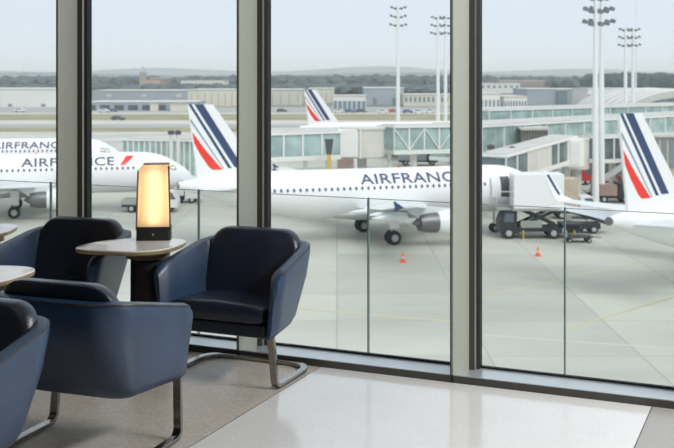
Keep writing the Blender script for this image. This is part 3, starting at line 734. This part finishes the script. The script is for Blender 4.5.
# church tower
T = empty('church', at(143, 930), YAW, 'tiny church with a pointed tower on the left horizon', 'church')
MB().box(-2.6, 2.6, -2.6, 2.6, 0, 17).build('tower', M['louvre'], T)
MB().loft([[(-2.8, -2.8, 17), (2.8, -2.8, 17), (2.8, 2.8, 17), (-2.8, 2.8, 17)], [(-.2, -.2, 22.5), (.2, -.2, 22.5), (.2, .2, 22.5), (-.2, .2, 22.5)]]).build('spire', M['bluegrey'], T)
MB().prism([(2.6, 0), (15, 0), (15, 6), (2.6, 6)], -6, 6).build('nave', M['conc'], T)
MB().loft([[(2.6, -6.3, 6), (2.6, 6.3, 6), (2.6, 0, 10)], [(15, -6.3, 6), (15, 6.3, 6), (15, 0, 10)]]).build('nave_roof', M['brick'], T)

# ------------------------------------------------------------------ cars
def make_car(body):
    T = empty('car', (0, 0, 0))
    MB().prism([(-2.1, .35), (2.1, .35), (2.15, .8), (1.2, .95), (.6, 1.45), (-1.2, 1.48), (-2.0, .95)], -.85, .85).build('body', body, T, bevel=.06)
    MB().prism([(-1.5, .98), (1.0, .98), (.55, 1.38), (-1.15, 1.4)], -.87, .87).build('glazing', M['wdark'], T)
    for xx in (-1.3, 1.3):
        for yy in (-.75, .75): wheel(T, xx, yy, .32, .32, .2)
    return T
cars = {k_: make_car(M[k_]) for k_ in ('carw', 'carb', 'card', 'carr')}
used = set()
spots = [(20, 405, 'carw', 'white car on the far service road in the leftmost window'), (104, 402, 'carw', 'white car on the far service road just right of the left mullion'),
         (112, 404, 'carb', 'blue car by the hangar in the second window'), (118, 330, 'card', 'dark car on the taxiway left of the airliner tail fin'),
         (282, 402, 'card', 'dark car at far left in the third window'), (339, 398, 'carw', 'white car before the low office'), (350, 396, 'carb', 'blue car before the low office'),
         (361, 398, 'card', 'dark car before the low office'), (383, 392, 'carw', 'white car left of the floodlight mast'), (393, 396, 'carr', 'red car left of the floodlight mast'),
         (408, 392, 'carb', 'blue car right of the floodlight mast'), (419, 390, 'carw', 'white car between the masts'), (430, 394, 'carw', 'white car left of the paired masts'),
         (497, 382, 'card', 'dark car in front of the stepped white building'), (506, 384, 'carw', 'white car in front of the stepped white building'), (516, 380, 'carb', 'blue car in front of the white building wing'),
         (531, 384, 'carw', 'white car in front of the wide shed, left'), (545, 380, 'card', 'dark car in front of the wide shed'), (556, 384, 'carw', 'white car below the glazed panel of the shed'),
         (570, 380, 'carr', 'red car in front of the wide shed'), (579, 384, 'carb', 'blue car left of the twin masts')]
for px, d, k_, lab in spots:
    o = cars[k_] if k_ not in used else copy_tree(cars[k_]); used.add(k_)
    o.location = at(px, d); o.rotation_euler = (0, 0, YAW+random.uniform(-.2, .2)); tag(o, lab, 'car', 'cars parked along the far service road')

# ------------------------------------------------------------------ floodlight masts
def make_mast(h, k=1.0):
    T = empty('floodlight_mast', (0, 0, 0))
    MB().lathe([(.42*k, 0), (.22*k, h)], 14).build('pole', M['steel'], T, smooth=True)
    for i in range(3):
        zz = h-.5-i*1.5*k; w_ = 1.2*k+i*.1
        MB().tube([(-w_, 0, zz+.25), (-w_*.4, 0, zz), (w_*.4, 0, zz), (w_, 0, zz+.25)], .07, 6).build('crossarm', M['lampd'], T)
        for sx_ in (-1, -.45, .45, 1):
            MB().prism([(-.25, -.18), (.2, -.3), (.3, .05), (-.15, .2)], -.22, .22).build('floodlight', M['lampd'], T, loc=(sx_*w_, -.1, zz+(.3 if abs(sx_) == 1 else .05)))
    return T
for px, d, top, lab in ((398, 205, 6, 'tall single floodlight mast rising in the third window'), (438, 225, 16, 'left one of the paired floodlight masts beside the mullion'),
                        (445.5, 232, 16, 'right one of the paired floodlight masts beside the mullion'), (595.5, 113, -6, 'left one of the tallest twin floodlight masts'),
                        (601.5, 116, -6, 'right one of the tallest twin floodlight masts'), (625.5, 225, 28, 'left one of the shorter twin masts above the nearest tail fin'),
                        (633, 228, 28, 'right one of the shorter twin masts above the nearest tail fin')):
    T = make_mast(hgt(top, d), .9 if d < 150 else 1.1); T.location = at(px, d); T.rotation_euler = (0, 0, YAW+.2); tag(T, lab, 'floodlight mast', 'floodlight masts over the apron')
T = empty('antenna_mast', at(636, 420), YAW, 'very thin antenna mast rising beside the shorter twin masts', 'antenna mast')
MB().lathe([(.35, 0), (.12, hgt(-10, 420))], 8).build('pole', M['steel'], T)
MB().box(-1, 1, -.1, .1, 20, 20.2).build('crossarm', M['steel'], T)

# ------------------------------------------------------------------ airfield haze
hm = bpy.data.materials.new('haze'); hm.use_nodes = True; n_ = hm.node_tree.nodes; n_.clear()
ho = n_.new('ShaderNodeOutputMaterial'); vs_ = n_.new('ShaderNodeVolumeScatter'); vs_.inputs['Density'].default_value = .00021; vs_.inputs['Color'].default_value = (.90, .96, 1, 1)
hm.node_tree.links.new(vs_.outputs[0], ho.inputs['Volume'])
HAZE = True
if HAZE:
    hz = gbox(-5000, 5000, 60, 9000, -.8, 70, 'haze', hm)

# ================================================================== armchairs
def make_chair():
    T = empty('armchair', (0, 0, 0))
    # U-shaped shell: plan path from the left front round the back to the right front (front is -y)
    path = []
    hwf, hwr, yf, yr, rc = .342, .308, -.28, .22, .13
    for i in range(9): t = i/8; path.append((-hwf+(hwf-hwr)*t, yf+(yr-rc-yf)*t))
    for i in range(1, 9): a = PI-PI/2*i/8; path.append((-hwr+rc+rc*math.cos(a), yr-rc+rc*math.sin(a)))
    for i in range(1, 8): path.append((-hwr+rc+(2*(hwr-rc))*i/8, yr))
    for i in range(0, 9): a = PI/2-PI/2*i/8; path.append((hwr-rc+rc*math.cos(a), yr-rc+rc*math.sin(a)))
    for i in range(1, 9): t = i/8; path.append((hwr+(hwf-hwr)*t, yr-rc+(yf-yr+rc)*t))
    n = len(path); rings = []; rim = []
    for i, (x, y) in enumerate(path):
        p0 = path[max(i-1, 0)]; p1 = path[min(i+1, n-1)]; tx, ty = p1[0]-p0[0], p1[1]-p0[1]; l = math.hypot(tx, ty)
        nx, ny = -ty/l, tx/l                       # outward (path runs clockwise seen from above)
        f = (y-yf)/(yr-yf)                         # 0 at front, 1 at back
        top = .600+.104*min(1, f*1.08)**1.0
        bot = .262
        th = .036
        lean = .045
        end = min(i, n-1-i)
        if end == 0: top -= .03; th *= .55
        elif end == 1 and False: pass
        fw = -.035 if end == 0 else 0
        def P(off, z):
            k = (z-bot)/(top-bot)
            o = off+(-.03+ (lean*(k**.8)))*1.0
            yy = y + ny*o + (.0 if f < .2 else .03*k*f)
            yy -= .085*((1-k)**2.2)*f*f
            xx = x + nx*o - x*.10*((1-k)**2.2)*f
            # front edge leans slightly back toward the bottom
            if end <= 2: yy += .02*(1-k)*(1-end/3)
            return (xx, yy, z)
        ring = [P(-th*.9, bot+.012), P(-th, bot+.04), P(-th, (bot+top)/2), P(-th, top-.03), P(-th*.7, top-.008), P(0, top), P(th*.7, top-.008), P(th, top-.03), P(th, (bot+top)/2+.05), P(th*.9, bot+.06), P(th*.6, bot+.015), P(0, bot)]
        rings.append(ring); rim.append(P(th*.85, top-.012))
    # rounded ends: one smaller ring ahead of each front
    def endring(r, s):
        c = [sum(p[j] for p in r)/len(r) for j in range(3)]
        return [((p[0]-c[0])*.5+c[0], p[1]*0+min(q[1] for q in r)-.004+(p[1]-min(q[1] for q in r))*.0, (p[2]-c[2])*.93+c[2]) for p in r]
    rings = [endring(rings[0], 0)]+rings+[endring(rings[-1], 0)]
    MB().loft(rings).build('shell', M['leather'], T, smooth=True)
    MB().tube(rim[1:-1], .0035, 6).build('piping', M['piping'], T, smooth=True)
    # seat rail and underside
    MB().prism([(-.292, -.262), (.292, -.262), (.24, -.06), (.14, .03), (-.14, .03), (-.24, -.06)], .266, .335, 'z').build('seat_rail', M['leather_shaded'], T, bevel=.012)
    # seat cushion: domed rounded slab
    def slab_rings(w, d0, d1, z0, z1, crown, N=14, r=.035):
        rg = []
        ys = [d0-.0, d0+.004, d0+.012, d0+.03]+[d0+.03+(d1-d0-.06)*i/8 for i in range(1, 9)]+[d1-.004]
        for q, y in enumerate(ys):
            e_ = {0: .55, 1: .8, 2: .93}.get(q, 1.0); t = (y-d0)/(d1-d0); zz = z1-.018*t
            h2 = (zz-z0)/2*e_; cz = (zz+z0)/2; ring = []
            for k in range(24):
                a = 2*PI*k/24; cx, cz_ = math.cos(a), math.sin(a)
                sx_ = math.copysign(abs(cx)**.28, cx); sz = math.copysign(abs(cz_)**.45, cz_)
                px_ = w/2*sx_*(.985+.015*e_); up = crown*(1-(px_/(w/2))**2) if cz_ > 0 else 0
                ring.append((px_, y, cz+h2*sz+up*e_))
            rg.append(ring)
        return rg
    MB().loft(slab_rings(.575, -.278, .13, .335, .43, .014)).build('seat_cushion', M['leather_shaded'], T, smooth=True)
    # backrest pad: rounded trapezoid, leaning back
    out = []
    def outline(s=1.0):
        w0, w1, r = .290*s, .282*s, .115
        pts = [(-w0, .40), (-w0, .55)]
        for i in range(7): a = PI-PI/2*i/6; pts.append((-w1+r+r*math.cos(a), .764-r+r*math.sin(a)-(1-s)*.12))
        for i in range(7): a = PI/2-PI/2*i/6; pts.append((w1-r+r*math.cos(a), .764-r+r*math.sin(a)-(1-s)*.12))
        pts += [(w0, .55), (w0, .40)]
        return pts
    rg = []
    for off, s in ((-.048, .90), (-.044, .95), (-.032, .985), (-.01, 1.0), (.018, 1.0), (.034, .985), (.04, .95)):
        rg.append([(x, .10+(z-.40)*.30+off+(.012*(x/.25)**2 if off < 0 else 0), z) for x, z in outline(s)])
    MB().loft(rg).build('backrest', M['leather_shaded'], T, smooth=True)
    # seams on seat
    # sled base: flat polished bar, legs at the front, loop on the floor
    pts = []
    fx, yfr, yre, rr = .326, -.235, .235, .13
    pts += [(-fx+.012, yfr-.005, .275), (-fx+.005, yfr+.005, .16), (-fx, yfr+.012, .06)]
    for i in range(1, 6): a = PI/2*i/5; pts.append((-fx, yfr+.012+.045*(1-math.cos(a)), .06-.045*math.sin(a)))
    for i in range(0, 8): a = PI-PI/2*i/7; pts.append((-fx+rr+rr*math.cos(a), yre-rr+rr*math.sin(a), .015))
    pts.append((0, yre+.004, .015))
    full = pts+[(-x, y, z) for x, y, z in pts[-2::-1]]
    sled = MB().sweep(full, rsec(.040, .020), up=Vector((0, 1, 0))).build('sled_base', M['chrome'], T, smooth=True, bevel=.003)
    return T
chair0 = make_chair()
chairs = [((-.533, 5.80), 0, 'navy leather armchair with its back against the windows, right of the lamp'),
          ((-1.60, 6.21), R(4), 'navy leather armchair by the windows, behind the table with the lamp'),
          ((-1.09, 4.62), R(180+3), 'navy leather armchair turned away, its dark back and lit side in the foreground'),
          ((-1.462, 3.91), R(0), 'navy leather armchair cut off by the lower left corner of the picture')]
for i, ((X, d), rz, lab) in enumerate(chairs):
    c = chair0 if i == 0 else copy_tree(chair0)
    c.location = W(X, d, 0); c.rotation_euler = (0, 0, rz); tag(c, lab, 'armchair', 'navy armchairs')

# ================================================================== side tables
def make_table():
    T = empty('side_table', (0, 0, 0))
    out = [(-.30, -.14), (-.10, -.23), (.07, -.25), (.20, -.16), (.27, .09), (.20, .20), (-.02, .22), (-.22, .09)]
    sm = smooth_closed([(x, y, 0) for x, y in out], 8)
    def ring(s, z): return [(p.x*s, p.y*s, z) for p in sm]
    MB().loft([ring(.965, .652), ring(.99, .656), ring(1.0, .664), ring(1.0, .674)]).build('tabletop_edge', M['oak'], T, smooth=True)
    MB().loft([ring(.998, .674), ring(.998, .678), ring(.985, .681)]).build('tabletop', M['marble'], T, smooth=True)
    MB().lathe([(.11, .60), (.122, .604), (.122, .632), (.075, .64), (.075, .652)], 36, 'z', (.07, .02, 0)).build('collar', M['bronze'], T, smooth=True)
    MB().lathe([(.16, 0), (.16, .012), (.102, .02), (.098, .60)], 36, 'z', (.07, .02, 0)).build('pedestal', M['black'], T, smooth=True)
    return T
t0 = make_table()
for i, ((X, d), rz, lab) in enumerate([((-1.13, 5.935), YAW, 'small white topped table carrying the glowing lamp, between two armchairs'),
                                       ((-1.735, 5.03), YAW, 'white topped side table cut off by the left edge, before the armchairs'),
                                       ((-2.24, 6.50), YAW+.3, 'side table at the far left edge by the windows, only its tip showing')]):
    c = t0 if i == 0 else copy_tree(t0)
    c.location = W(X, d, 0); c.rotation_euler = (0, 0, rz); tag(c, lab, 'side table', 'pedestal side tables')

# ================================================================== lamp
T = empty('table_lamp', W(-1.052, 6.10, .681), YAW+R(4), 'glowing amber table lamp with a black base and rounded top corner', 'lamp')
def lsec(w, dd, r, z, cx=0):
    pts = []
    for qx, qy, a0_ in ((1, 1, 0), (-1, 1, PI/2), (-1, -1, PI), (1, -1, 3*PI/2)):
        for k in range(5):
            a = a0_+PI/2*k/4; pts.append((cx+qx*(w/2-r)+r*math.cos(a), qy*(dd/2-r)+r*math.sin(a), z))
    return pts
MB().loft([lsec(.196, .12, .02, 0), lsec(.194, .12, .02, .078)]).build('base', M['black'], T, smooth=True)
MB().loft([lsec(.186, .108, .02, .078), lsec(.176, .096, .02, .30), lsec(.170, .09, .02, .40, .001), lsec(.158, .086, .02, .422, .006), lsec(.140, .07, .02, .434, .014)]).build('shade', M['shade'], T, smooth=True)
fr_ = MB()
for sg in (-1, 1):
    fr_.sweep([(sg*.096, -.05, .06), (sg*.0895, -.045, .30), (sg*.0865, -.042, .40 if sg < 0 else .425)], rsec(.003, .010))
fr_.build('edge_frame', M['bronze'], T)
MB().lathe([(.040, .09), (.040, .40)], 20, 'z').build('light_tube', M['tube'], T, smooth=True)
MB().loft([lsec(.148, .08, .02, .432, .014), lsec(.150, .08, .02, .438, .014)]).build('top_cap', M['bronze'], T, smooth=True)
MB().lathe([(.006, 0), (.006, .003)], 12, 'y', (.0, -.063, .035)).build('touch_switch', M['truckgrey'], T)
